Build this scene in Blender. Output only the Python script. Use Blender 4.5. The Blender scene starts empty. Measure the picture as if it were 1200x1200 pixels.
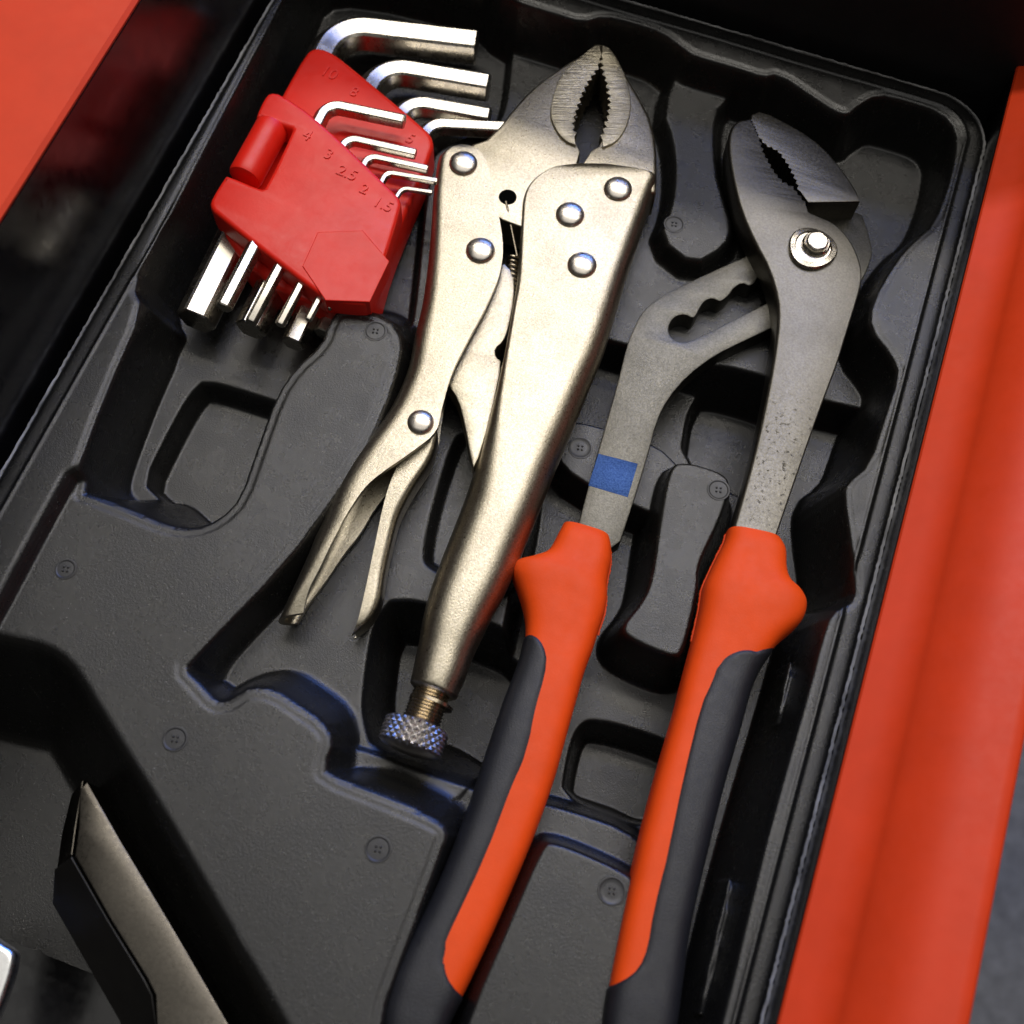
import bpy, bmesh, math, random
import numpy as np
from mathutils import Vector, Matrix
from mathutils.geometry import tessellate_polygon
random.seed(7); np.random.seed(7)

# ------------------------------------------------------------------ camera
F = 1400.0; H = 280.0                      # focal length in photo pixels, camera height above the tray rim (mm)
VP = np.array([1300., -3357.]); q = np.array([383., -530.]); sl = .293
tt = -(VP @ q + F * F) / (VP[0] + VP[1] * sl); v2 = q + tt * np.array([1, sl])
AY = np.array([VP[0], -VP[1], -F]); AY /= np.linalg.norm(AY)
AX = -np.array([v2[0], -v2[1], -F]); AX /= np.linalg.norm(AX)
AZ = np.cross(AX, AY); ROT = np.array([AX, AY, AZ])
d0 = ROT @ np.array([0, 0, -F]); CAM = np.array([d0[0] * H / d0[2], d0[1] * H / d0[2], H])

def at(px, py, z=0.0):
    """point (mm) on the level z that the photo shows at a pixel"""
    d = ROT @ np.array([px - 600., 600. - py, -F]); return CAM + d * ((z - H) / d[2])
def A2(pts, z=0.0): return [tuple(at(x, y, z)[:2]) for x, y in pts]

S = bpy.context.scene; COL = S.collection
cd = bpy.data.cameras.new('camera'); cam = bpy.data.objects.new('camera', cd); COL.objects.link(cam)
M4 = Matrix([[*ROT[0], CAM[0] * .001], [*ROT[1], CAM[1] * .001], [*ROT[2], CAM[2] * .001], [0, 0, 0, 1]])
cam.matrix_world = M4
cd.sensor_width = 36; cd.lens = 36 * F / 1200; cd.clip_start = .005; cd.clip_end = 50
cd.dof.use_dof = True; cd.dof.focus_distance = float(np.linalg.norm(at(640, 480, -6) - CAM)) * .001; cd.dof.aperture_fstop = 13
S.camera = cam
S.render.resolution_x = S.render.resolution_y = 1024

# ------------------------------------------------------------------ world and lamps
w = bpy.data.worlds.new('World'); S.world = w; w.use_nodes = True
w.node_tree.nodes['Background'].inputs[0].default_value = (.62, .60, .57, 1); w.node_tree.nodes['Background'].inputs[1].default_value = .05
def area(name, loc, target, sx, sy, power, col, spread=180):
    l = bpy.data.lights.new(name, 'AREA'); l.shape = 'RECTANGLE'; l.size = sx; l.size_y = sy; l.energy = power; l.color = col
    l.spread = math.radians(spread)
    o = bpy.data.objects.new(name, l); COL.objects.link(o); o.location = loc
    z = (Vector(loc) - Vector(target)).normalized(); x = Vector((1, 0, 0)); y = z.cross(x).normalized(); x = y.cross(z)
    o.rotation_euler = Matrix((x, y, z)).transposed().to_euler()
    return o
KEY = (-.16, 1.30, 1.50)
area('tube_lamp', KEY, (0, .05, 0), 2.0, .10, 12.5, (1, .93, .82))
area('tube_lamp', (.05, .72, 1.75), (0, .05, 0), 2.0, .14, 15.5, (1, .94, .84))
area('ceiling_lamp', (.1, .0, 2.0), (0, .05, 0), 2.6, 2.0, 14, (1, .97, .92))
area('window_lamp', (.0, 1.35, .72), (0, .0, 0), .9, .2, 12, (.08, .25, 1))
area('window_lamp', (.0, .97, 1.60), (0, .0, 0), .8, .08, 2.6, (.10, .25, 1))
S.view_settings.view_transform = 'Standard'; S.view_settings.look = 'None'
S.view_settings.exposure = 0; S.view_settings.gamma = 1; S.view_settings.use_curve_mapping = False
S.render.engine = 'CYCLES'

# ------------------------------------------------------------------ materials
class N:
    def __init__(s, name):
        s.m = bpy.data.materials.new(name); s.m.use_nodes = True; s.t = s.m.node_tree
        s.b = s.t.nodes['Principled BSDF']; tc = s.t.nodes.new('ShaderNodeTexCoord')
        mp = s.t.nodes.new('ShaderNodeMapping'); mp.inputs['Scale'].default_value = (1000, 1000, 1000)
        s.l(tc.outputs['Object'], mp.inputs[0]); s.P = mp.outputs[0]; s.bump_in = None
    def l(s, a, b): s.t.links.new(a, b)
    def n(s, k, **kw):
        x = s.t.nodes.new(k)
        for a, v in kw.items(): setattr(x, a, v)
        return x
    def stretch(s, sc, rot=0):
        m = s.n('ShaderNodeMapping'); m.inputs['Rotation'].default_value[2] = rot; s.l(s.P, m.inputs[0])
        m2 = s.n('ShaderNodeMapping'); m2.inputs['Scale'].default_value = sc; s.l(m.outputs[0], m2.inputs[0]); return m2.outputs[0]
    def noise(s, scale, detail=3, rough=.55, vec=None):
        x = s.n('ShaderNodeTexNoise'); x.inputs['Scale'].default_value = scale; x.inputs['Detail'].default_value = detail
        x.inputs['Roughness'].default_value = rough; s.l(vec or s.P, x.inputs['Vector']); return x.outputs['Fac']
    def ramp(s, v, stops):
        x = s.n('ShaderNodeValToRGB'); e = x.color_ramp.elements
        while len(e) < len(stops): e.new(.5)
        for i, (p, c) in enumerate(stops):
            e[i].position = p; e[i].color = (*c, 1) if isinstance(c, tuple) else (c, c, c, 1)
        s.l(v, x.inputs[0]); return x.outputs[0]
    def mix(s, f, a, b):
        x = s.n('ShaderNodeMix', data_type='RGBA')
        for sock, v in ((x.inputs[0], f), (x.inputs[6], a), (x.inputs[7], b)):
            if hasattr(v, 'links'): s.l(v, sock)
            elif isinstance(v, tuple): sock.default_value = (*v, 1)
            else: sock.default_value = v if sock is x.inputs[0] or sock.type == 'VALUE' else (v, v, v, 1)
        return x.outputs[2]
    def bump(s, h, strength, dist):
        x = s.n('ShaderNodeBump'); x.inputs['Strength'].default_value = strength; x.inputs['Distance'].default_value = dist * .001
        s.l(h, x.inputs['Height'])
        if s.bump_in: s.l(s.bump_in, x.inputs['Normal'])
        s.bump_in = x.outputs[0]; s.l(s.bump_in, s.b.inputs['Normal'])
    def specks(s, scale, size, density):
        v = s.n('ShaderNodeTexVoronoi'); v.inputs['Scale'].default_value = scale; s.l(s.P, v.inputs['Vector'])
        a = s.n('ShaderNodeMath', operation='LESS_THAN'); s.l(v.outputs['Distance'], a.inputs[0]); a.inputs[1].default_value = size
        sp = s.n('ShaderNodeSeparateColor'); s.l(v.outputs['Color'], sp.inputs[0])
        b = s.n('ShaderNodeMath', operation='LESS_THAN'); s.l(sp.outputs[0], b.inputs[0]); b.inputs[1].default_value = density
        c = s.n('ShaderNodeMath', operation='MULTIPLY'); s.l(a.outputs[0], c.inputs[0]); s.l(b.outputs[0], c.inputs[1]); return c.outputs[0]
    def set(s, col=None, rough=None, metal=0, spec=.5, coat=0):
        for k, v in (('Base Color', col), ('Roughness', rough)):
            if v is None: continue
            if hasattr(v, 'links'): s.l(v, s.b.inputs[k])
            else: s.b.inputs[k].default_value = (*v, 1) if isinstance(v, tuple) else v
        s.b.inputs['Metallic'].default_value = metal; s.b.inputs['Specular IOR Level'].default_value = spec
        s.b.inputs['Coat Weight'].default_value = coat; s.b.inputs['Coat Roughness'].default_value = .3
        return s.m

def plastic(name, base, dust, rough=.42, grain=.5, ridges=True):
    n = N(name)
    sm = n.noise(.045, 3, .6); d = n.specks(.8, .085, .30); d2 = n.specks(1.7, .13, .10)
    both = n.n('ShaderNodeMath', operation='MAXIMUM'); n.l(d, both.inputs[0]); n.l(d2, both.inputs[1])
    mk_ = n.n('ShaderNodeMath', operation='MULTIPLY'); n.l(both.outputs[0], mk_.inputs[0]); n.l(n.ramp(sm, [(.42, .0), (.62, .8)]), mk_.inputs[1])
    c = n.mix(mk_.outputs[0], base, dust)
    scr = n.ramp(n.noise(.05, 2, .5, n.stretch((1, 26, 1), .62)), [(.735, 0.), (.765, .10)]); c = n.mix(scr, c, dust)
    r = n.ramp(n.noise(.10, 4, .7), [(.3, rough - .08), (.7, rough + .10)])
    n.bump(n.noise(2.1, 3, .75), .8 * grain, .3)
    if ridges:
        wv = n.n('ShaderNodeTexWave', wave_type='BANDS', bands_direction='Z'); wv.inputs['Scale'].default_value = .33
        wv.inputs['Distortion'].default_value = .4; wv.inputs['Detail'].default_value = 1; n.l(n.P, wv.inputs['Vector']); n.bump(wv.outputs['Fac'], .07, .35)
    return n.set(c, r, spec=.6)
def metal(name, a, b, rough=.36, grain=.5, gs=2.4, brushed=None, pits=None, mott=.5):
    n = N(name); f = n.noise(gs, 4, .7); big = n.noise(.07, 4, .6)
    c = n.mix(n.ramp(f, [(.36, 0.), (.62, 1.)]), a, b); c = n.mix(n.ramp(big, [(.45, 0.), (.8, mott)]), c, tuple(v * .62 for v in a))
    r = n.ramp(n.noise(gs * .8, 4, .7), [(.25, rough - .09), (.75, rough + .10)])
    if brushed:
        h = n.noise(1., 4, .7, n.stretch(brushed[:3], brushed[3])); n.bump(h, .8 if rough > .32 else .25, .25); c = n.mix(n.ramp(h, [(.40, 0.), (.60, .7)]), c, tuple(v * .55 for v in a))
    if pits:
        (cx, cy, cz, rad) = pits
        vm = n.n('ShaderNodeVectorMath', operation='DISTANCE'); n.l(n.P, vm.inputs[0]); vm.inputs[1].default_value = (cx, cy, cz)
        mk_ = n.n('ShaderNodeMapRange'); n.l(vm.outputs['Value'], mk_.inputs[0]); mk_.inputs[1].default_value = rad; mk_.inputs[2].default_value = rad * .3
        pn = n.ramp(n.noise(.75, 5, .75), [(.59, 0.), (.68, .6)])
        mu = n.n('ShaderNodeMath', operation='MULTIPLY'); n.l(mk_.outputs[0], mu.inputs[0]); n.l(pn, mu.inputs[1])
        c = n.mix(mu.outputs[0], c, tuple(v * .5 for v in a)); n.bump(mu.outputs[0], .35, -.3)
    n.bump(f, .4 * grain, .22)
    return n.set(c, r, metal=1)
def simple(name, col, rough, spec=.5, var=.15, grain=.3, gs=2., metal_=0, coat=0):
    n = N(name); f = n.noise(.09, 4, .6)
    c = n.mix(n.ramp(f, [(.3, 0.), (.7, 1.)]), tuple(v * (1 - var) for v in col), tuple(min(1, v * (1 + var)) for v in col))
    r = n.ramp(n.noise(.3, 4, .65), [(.3, rough - .06), (.7, rough + .07)])
    n.bump(n.noise(gs, 3, .6), grain, .15)
    return n.set(c, r, metal=metal_, spec=spec, coat=coat)

M = {}
M['tray'] = plastic('black_tray_plastic', (.0085, .0084, .0080), (.30, .29, .27), .27)
M['edge'] = simple('trimmed_plastic_edge', (.30, .30, .30), .5, grain=1, gs=1.2, var=.6)
M['mark'] = plastic('black_mark_plastic', (.010, .010, .011), (.2, .2, .2), .38, .3, False)
M['nickel'] = metal('satin_nickel', (.36, .32, .24), (.53, .48, .375), .32, 1.0, 1.9)
M['ground'] = metal('ground_nickel', (.38, .34, .26), (.50, .455, .36), .34, .3, 2.2, brushed=(.10, 1.9, .4, -.34))
M['rivet'] = metal('polished_rivet', (.72, .66, .58), (.80, .74, .66), .30, .1, 1.5)
M['chrome'] = metal('chromed_knob', (.42, .40, .38), (.50, .47, .45), .33, .1, 1.5)
M['screw'] = metal('screw_steel', (.42, .36, .26), (.56, .48, .36), .25, .2, 2.)
M['key'] = metal('nickel_hex_key', (.50, .465, .40), (.53, .495, .43), .27, .05, .25, mott=.15)
M['steel'] = metal('dark_forged_steel', (.115, .108, .094), (.15, .142, .124), .37, .3, 1.6, pits=(*at(925, 545, -3), 26))
M['arm'] = metal('blasted_grey_steel', (.10, .096, .083), (.165, .158, .138), .40, 1.0, 2.2)
M['teeth'] = metal('tooth_steel', (.06, .045, .03), (.16, .12, .08), .45, .6, 1.)
M['blue'] = metal('blue_reflection_steel', (.02, .045, .14), (.045, .09, .24), .44, 1.2, 2.0)  # steel tinted blue to stand in for a reflection
M['nut'] = metal('zinc_nut', (.40, .37, .32), (.50, .46, .40), .25, .3, 1.)
M['jaw_dark'] = metal('dark_tool_steel', (.075, .068, .058), (.09, .082, .069), .30, .12, 1.2)
M['jaw_black'] = simple('black_oxide', (.008, .0075, .007), .4, spec=.25, grain=.2)
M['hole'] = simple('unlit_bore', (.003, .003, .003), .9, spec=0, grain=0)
M['satin'] = metal('satin_chrome', (.75, .75, .74), (.82, .82, .80), .3, .2, 1.)
M['red'] = simple('red_holder_plastic', (.78, .018, .007), .38, var=.06, grain=.22, gs=1.1)
M['orange'] = simple('orange_handle_rubber', (.86, .080, .006), .52, spec=.25, var=.07, grain=.3, gs=2.2)
M['grip'] = simple('black_grip_rubber', (.012, .0125, .015), .46, grain=.6, gs=3.)
M['paint'] = simple('orange_red_powder_coat', (.68, .050, .010), .45, spec=.22, var=.05, grain=.12, gs=.35)
M['black_paint'] = simple('gloss_black_paint', (.006, .006, .007), .20, spec=.5, var=.2, grain=.05, gs=.3)
M['cab'] = simple('cabinet_black_paint', (.012, .012, .013), .5, var=.2, grain=.1)
M['floor'] = simple('grey_floor', (.11, .11, .105), .6, var=.3, grain=.2)

# ------------------------------------------------------------------ helpers
def tag(o, label=None, cat=None, group=None, kind=None):
    for k, v in (('label', label), ('category', cat), ('group', group), ('kind', kind)):
        if v: o[k] = v
    return o
def thing(name, loc, label, cat, group=None):
    o = bpy.data.objects.new(name, None); o.empty_display_size = .01; COL.objects.link(o)
    o.location = Vector(loc) * .001; return tag(o, label, cat, group)
def org(o):
    v = Vector((0, 0, 0))
    while o: v += o.location; o = o.parent
    return v
def mk(name, V, Fc, mat, parent=None, ang=35):
    me = bpy.data.meshes.new(name); me.from_pydata([(x * .001, y * .001, z * .001) for x, y, z in V], [], Fc)
    bm = bmesh.new(); bm.from_mesh(me); bmesh.ops.recalc_face_normals(bm, faces=bm.faces); bm.to_mesh(me); bm.free()
    me.materials.append(M[mat]); me.shade_smooth(); me.set_sharp_from_angle(angle=math.radians(ang))
    o = bpy.data.objects.new(name, me); COL.objects.link(o)
    if parent:
        o.parent = parent; root = parent
        while root.parent: root = root.parent
        o.matrix_parent_inverse = Matrix.Translation(-root.location) if parent is root else Matrix.Identity(4)
    return o
def smooth(pts, it=2, closed=True):
    p = [np.array(a, float) for a in pts]
    for _ in range(it):
        o = []; n = len(p)
        if not closed: o.append(p[0])
        for i in range(n if closed else n - 1):
            a, b = p[i], p[(i + 1) % n]; o += [a * .75 + b * .25, a * .25 + b * .75]
        if not closed: o.append(p[-1])
        p = o
    return [tuple(a) for a in p]
def teeth(pts, pitch, amp, side=1):
    """saw teeth along an open polyline (mm)"""
    p = np.array(pts, float); seg = np.linalg.norm(np.diff(p, axis=0), axis=1); L = np.concatenate([[0], np.cumsum(seg)])
    n = max(2, int(L[-1] / pitch)); out = []
    for i in range(2 * n + 1):
        s = L[-1] * i / (2 * n); k = min(np.searchsorted(L, s, 'right') - 1, len(seg) - 1); f = (s - L[k]) / seg[k]
        a = p[k] * (1 - f) + p[k + 1] * f; d = (p[k + 1] - p[k]) / seg[k]; nn = np.array([-d[1], d[0]]) * side
        out.append(tuple(a + nn * (amp * (.8 + .4 * random.random()) if i % 2 else 0)))
    return out
def sarea(p): return sum(p[i - 1][0] * p[i][1] - p[i][0] * p[i - 1][1] for i in range(len(p))) / 2
def plate(name, poly, z0, z1, mat, parent=None, b=.6, segs=3, ang=35, zt=None, cap_bottom=True):
    """solid from an outline (mm) with a rounded upper edge; b may be one radius per point"""
    bs = list(b) if hasattr(b, '__len__') else [b] * len(poly)
    if sarea(poly) < 0: poly = poly[::-1]; bs = bs[::-1]
    p = np.array(poly, float); n = len(p)
    e1 = p - np.roll(p, 1, 0); e2 = np.roll(p, -1, 0) - p
    e1 /= np.maximum(np.linalg.norm(e1, axis=1), 1e-9)[:, None]; e2 /= np.maximum(np.linalg.norm(e2, axis=1), 1e-9)[:, None]
    nn = np.stack([-(e1 + e2)[:, 1], (e1 + e2)[:, 0]], 1); nn /= np.maximum(np.linalg.norm(nn, axis=1), 1e-9)[:, None]
    cs = np.clip((nn * np.stack([-e1[:, 1], e1[:, 0]], 1)).sum(1), .55, 1)
    B = np.array(bs)[:, None]; nn = nn / cs[:, None]
    top = (lambda x, y: z1) if zt is None else zt
    V = [(x, y, z0) for x, y in p]; rings = [0]
    for k in range(segs + 1):
        a = math.pi / 2 * k / segs; r = p + nn * B * (1 - math.cos(a)); rings.append(len(V))
        V += [(r[i][0], r[i][1], top(*p[i]) - B[i][0] * (1 - math.sin(a))) for i in range(n)]
    Fc = []
    for r in range(len(rings) - 1):
        a, c = rings[r], rings[r + 1]; Fc += [(a + i, a + (i + 1) % n, c + (i + 1) % n, c + i) for i in range(n)]
    lt = rings[-1]
    Fc += [tuple(lt + i for i in t) for t in tessellate_polygon([[Vector((v[0], v[1], 0)) for v in V[lt:lt + n]]])]
    if cap_bottom: Fc += [tuple(t) for t in tessellate_polygon([[Vector((v[0], v[1], 0)) for v in V[:n]]])]
    return mk(name, V, Fc, mat, parent, ang)
def skin(name, rings, mat, parent=None, ang=35, closed_ring=True, caps=True):
    n = len(rings[0]); V = [tuple(v) for r in rings for v in r]; Fc = []
    for i in range(len(rings) - 1):
        for k in range(n if closed_ring else n - 1):
            Fc.append((i * n + k, i * n + (k + 1) % n, (i + 1) * n + (k + 1) % n, (i + 1) * n + k))
    if caps: Fc += [tuple(range(n)), tuple((len(rings) - 1) * n + k for k in range(n))]
    return mk(name, V, Fc, mat, parent, ang)
def resample(rows, m):
    """Catmull-Rom through rows of numbers"""
    r = np.array(rows, float); n = len(r); out = []
    for t in np.linspace(0, n - 1, m):
        i = min(int(t), n - 2); f = t - i; p0, p1, p2, p3 = r[max(i - 1, 0)], r[i], r[i + 1], r[min(i + 2, n - 1)]
        out.append(.5 * (2 * p1 + (p2 - p0) * f + (2 * p0 - 5 * p1 + 4 * p2 - p3) * f * f + (3 * p1 - p0 - 3 * p2 + p3) * f ** 3))
    return out
def bar(name, rows, mat, parent, m=60, arc=7, ang=40):
    """loft of rounded-rectangle sections; row = Lx,Ly,Rx,Ry (pixels), z middle, thickness, left radius, right radius"""
    rings = []
    for lx, ly, rx, ry, z, t, rl, rr in resample(rows, m):
        L = at(lx, ly, z + max(0, t / 2 - rl)); R = at(rx, ry, z + max(0, t / 2 - rr)); L[2] = R[2] = z; wd = np.linalg.norm(R - L); u = (R - L) / wd
        rl = max(.05, min(rl, t / 2 - .01, wd / 2 - .01)); rr = max(.05, min(rr, t / 2 - .01, wd / 2 - .01)); ring = []
        for cx, cz, r, a0 in ((wd - rr, t / 2 - rr, rr, 90), (wd - rr, -t / 2 + rr, rr, 0), (rl, -t / 2 + rl, rl, -90), (rl, t / 2 - rl, rl, -180)):
            for k in range(arc):
                a = math.radians(a0 - 90 * k / (arc - 1)); c = L + u * (cx + r * math.cos(a)); ring.append((c[0], c[1], z + cz + r * math.sin(a)))
        rings.append(ring)
    return skin(name, rings, mat, parent, ang)
def channel(name, rows, mat, parent, m=60, ang=40):
    """folded-sheet loft; row = Lx,Ly,Rx,Ry, z middle, height, sheet, corner radius, lower-flange share"""
    rings = []
    for lx, ly, rx, ry, z, t, s, rc, fb in resample(rows, m):
        L = at(lx, ly, z + t / 2 - rc); L[2] = z; R = at(rx, ry, z + t / 2); R = np.array([R[0], R[1], z]); wd = np.linalg.norm(R - L); u = (R - L) / wd
        def path(o):
            rr = max(rc - o, .1); P = [(max(wd * fb, o + .2), -t / 2 + o)]
            for k in range(7): a = math.radians(-90 - 90 * k / 6); P.append((min(rc, wd) + rr * math.cos(a), -t / 2 + rc + rr * math.sin(a)))
            for k in range(7): a = math.radians(180 - 90 * k / 6); P.append((min(rc, wd) + rr * math.cos(a), t / 2 - rc + rr * math.sin(a)))
            P.append((max(wd, rc + .1), t / 2 - o)); return P
        pts = path(0) + path(s)[::-1]
        rings.append([(L[0] + u[0] * a, L[1] + u[1] * a, z + h) for a, h in pts])
    return skin(name, rings, mat, parent, ang)
def frame(axis):
    a = np.array(axis, float); a /= np.linalg.norm(a); h = np.array([0, 0, 1.]) if abs(a[2]) < .9 else np.array([1., 0, 0])
    x = np.cross(h, a); x /= np.linalg.norm(x); return x, np.cross(a, x), a
def lathe(name, c, axis, prof, mat, parent, n=32, fn=None, ang=35):
    """prof = (radius, distance along the axis)"""
    x, y, a = frame(axis); c = np.array(c, float)
    rings = []
    for r, h in prof:
        ring = []
        for k in range(n):
            th = 2 * math.pi * k / n; rr = r if fn is None else fn(r, th, h); ring.append(tuple(c + a * h + x * rr * math.cos(th) + y * rr * math.sin(th)))
        rings.append(ring)
    return skin(name, rings, mat, parent, ang)
def rivet(px, py, z, r, parent, h=1.7, mat='rivet'):
    prof = [(r * 1.0, -1.0)] + [(r * math.cos(a), .25 + h * math.sin(a)) for a in np.linspace(0, math.pi / 2 - .06, 9)]
    return lathe('rivet', at(px, py, z), (0, 0, 1), prof, mat, parent, 36)
def sweep(name, path, sec, mat, parent=None, up=(0, 0, 1), ang=30):
    """sec: list of (side, up) offsets; path in mm"""
    p = np.array(path, float); rings = []
    for i in range(len(p)):
        d = p[min(i + 1, len(p) - 1)] - p[max(i - 1, 0)]; d /= np.linalg.norm(d)
        s = np.cross(d, np.array(up, float)); s /= np.linalg.norm(s); u_ = np.cross(s, d)
        rings.append([tuple(p[i] + s * a + u_ * b) for a, b in sec])
    return skin(name, rings, mat, parent, ang)
circ = lambda r, n: [(r * math.cos(2 * math.pi * k / n), r * math.sin(2 * math.pi * k / n)) for k in range(n)]

# ------------------------------------------------------------------ the black tray: one formed sheet
def sdf(X, Y, poly):
    """signed distance, positive inside"""
    p = np.array(poly, float); n = len(p); D = np.full(X.shape, 1e18); inside = np.zeros(X.shape, bool)
    for i in range(n):
        a, b = p[i], p[(i + 1) % n]; e = b - a; l2 = e @ e
        if l2 < 1e-12: continue
        wx, wy = X - a[0], Y - a[1]; t = np.clip((wx * e[0] + wy * e[1]) / l2, 0, 1)
        D = np.minimum(D, (wx - t * e[0]) ** 2 + (wy - t * e[1]) ** 2)
        if abs(e[1]) > 1e-12:
            c = ((a[1] <= Y) != (b[1] <= Y)) & (X < a[0] + (Y - a[1]) / e[1] * e[0]); inside ^= c
    D = np.sqrt(D); return np.where(inside, D, -D)
def smin(a, b, k): h = np.clip(.5 + .5 * (b - a) / k, 0, 1); return b * (1 - h) + a * h - k * h * (1 - h)
def smax(a, b, k): return -smin(-a, -b, k)
XL = at(158, 275, 0)[0]; XR = at(1029, 667, 0)[0]; YT = at(950, 59, 0)[1]; YB = at(600, 1360, 0)[1]
RES = .42
xs = np.arange(XL, XR + RES * .5, RES); ys = np.arange(YB, YT + RES * .5, RES); xs[-1] = XR; ys[-1] = YT
GX, GY = np.meshgrid(xs, ys)
def local(poly, pad):
    p = np.array(poly); i0, i1 = np.searchsorted(xs, [p[:, 0].min() - pad, p[:, 0].max() + pad]); j0, j1 = np.searchsorted(ys, [p[:, 1].min() - pad, p[:, 1].max() + pad])
    return slice(j0, j1), slice(i0, i1)
Z = np.zeros(GX.shape)
def slant(d, draft, lean):
    if not lean: return math.tan(math.radians(draft))
    gy_, gx_ = np.gradient(d, RES); a = draft + lean * np.clip(gy_, 0, 1) ** 2
    for ax_ in (0, 1, 0, 1):
        w_ = 9; c_ = np.cumsum(np.pad(a, [(w_ + 1, w_) if k == ax_ else (0, 0) for k in (0, 1)], 'edge'), axis=ax_); n_ = a.shape[ax_]
        a = (np.take(c_, range(2 * w_ + 1, 2 * w_ + 1 + n_), ax_) - np.take(c_, range(0, n_), ax_)) / (2 * w_ + 1)
    return np.tan(np.radians(a))
def recess(pts, zt, zf, draft=12, k1=4.5, k2=5, it=2, lean=0):
    poly = smooth(A2(pts, zt), it); sl_ = local(poly, 4); d = sdf(GX[sl_], GY[sl_], poly); td = slant(d, draft, lean)
    Z[sl_] = smin(Z[sl_], smax(np.full(d.shape, float(zf)), zt - d / td, k2), k1)
DC = None
def rounded(poly, rad):
    o = []; n = len(poly); p = [np.array(a) for a in poly]
    for i in range(n):
        for j in (-1, 1):
            e = p[(i + j) % n] - p[i]; l = np.linalg.norm(e); o.append(tuple(p[i] + e / l * min(rad, l * .45)))
    return smooth(o, 2)
def sub(pts, zt, zf, draft=14, k1=3, k2=3, it=2, lean=0):
    poly = rounded(A2(pts, zt), 4.0); sl_ = local(poly, 4); d = sdf(GX[sl_], GY[sl_], poly); td = slant(d, draft, lean)
    prof = smax(np.full(d.shape, float(zf)), zt - d / td, k2); prof = smax(prof, -3 - DC[sl_] / TDC[sl_], 3)
    Z[sl_] = smin(Z[sl_], prof, k1)
def island(pts, zt, draft=12, k1=5, k2=4.5, it=2):
    poly = smooth(A2(pts, zt), it); sl_ = local(poly, 14); d = sdf(GX[sl_], GY[sl_], poly); td = math.tan(math.radians(draft))
    Z[sl_] = smax(Z[sl_], smin(np.full(d.shape, float(zt)), zt + d / td, k2), k1)
RC = 17.0
dr = np.minimum(np.minimum(XR - GX, GX - XL), YT - GY)
cx, cy = XR - RC, YT - RC; cm = (GX > cx) & (GY > cy); dcor = RC - np.hypot(GX - cx, GY - cy); dr = np.where(cm, dcor, dr)
# main level of the lower left part, below the rim
recess([(100, 548), (60, 622), (0, 735), (-200, 1100), (-100, 1500), (700, 1500), (600, 1000), (560, 700), (500, 420), (440, 335), (370, 345), (300, 430), (200, 560)], -4, -4.01, 30, 2.0, .5, 1)
# big cavity
CAV = ([(92, 575), (130, 470), (176, 366), (164, 340), (190, 285), (214, 238), (280, 112), (338, 0), (362, -55), (420, -60), (560, -28), (597, 10), (640, 23), (683, 36), (707, 28), (740, 36), (773, 47), (797, 66), (810, 75),
        (860, 89), (893, 100), (910, 96), (945, 120), (975, 140), (993, 144), (1004, 133), (1027, 120), (1060, 128), (1097, 140), (1114, 160), (1113, 187), (1104, 225), (1087, 267), (1066, 284), (1043, 310), (1015, 360), (1013, 392), (1040, 425), (1046, 445), (1030, 492),
        (1013, 545), (985, 568), (982, 585), (990, 640), (997, 693), (990, 707), (967, 717), (955, 757), (943, 803), (915, 900), (884, 1012), (840, 1197), (800, 1340), (430, 1340), (447, 1190), (461, 1147), (490, 1070), (520, 990), (524, 972), (508, 959),
        (450, 935), (380, 908), (380, 890), (389, 866), (375, 845), (352, 830), (318, 808), (291, 806), (278, 814), (264, 823), (249, 822), (230, 800), (213, 783), (230, 765), (330, 662), (392, 580), (432, 518), (462, 445), (472, 395), (455, 368), (400, 357), (386, 372), (376, 402),
        (345, 428), (322, 462), (298, 530), (280, 582), (255, 607), (225, 618), (195, 615), (150, 596), (110, 580)])
DC = sdf(GX, GY, smooth(A2(CAV, -3), 1)); TDC = slant(DC, 11, 19); recess(CAV, -3, -18, 11, 3.2, 4.0, 1, 19)
# deeper floor around the long handles
sub([(645, 392), (690, 390), (905, 455), (1100, 500), (1060, 620), (1040, 750), (990, 900), (900, 1190), (860, 1340), (560, 1340), (450, 1200), (500, 960), (556, 926), (585, 760), (620, 600)], -18, -30, 14, 2.5, 3)
# hex key well and its deeper pocket
sub([(60, 590), (320, -30), (340, -90), (590, -60), (603, 40), (592, 140), (505, 175), (486, 370), (470, 420), (380, 430), (290, 640), (100, 640)], -17, -23, 14, 2.5, 3)
sub([(168, 562), (182, 530), (225, 450), (245, 442), (420, 500), (380, 640), (260, 640), (174, 574)], -22, -31, 14, 3, 3)
# shallow panel under the locking pliers
sub([(533, 500), (640, 520), (610, 706), (488, 664)], -18, -21.5, 30, 1.6, 1.6, 1)
# knob pocket, pocket by the long handles, pocket behind the post
sub([(442, 712), (474, 699), (612, 742), (640, 790), (600, 932), (445, 884), (424, 852), (428, 790)], -18, -40, 13, 3.5, 4, 1, 12)
sub([(680, 834), (810, 874), (775, 978), (660, 936), (660, 905)], -29, -43, 12, 3, 3, 1)
sub([(800, 505), (812, 466), (826, 455), (920, 482), (900, 590), (860, 580), (800, 540)], -29, -37, 14, 3, 3)
# ledge at the foot of the knob pocket
island([(372, 912), (400, 872), (440, 883), (556, 927), (640, 939), (765, 982), (760, 1050), (520, 1010)], -17, 16, 3.5, 3)
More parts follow.
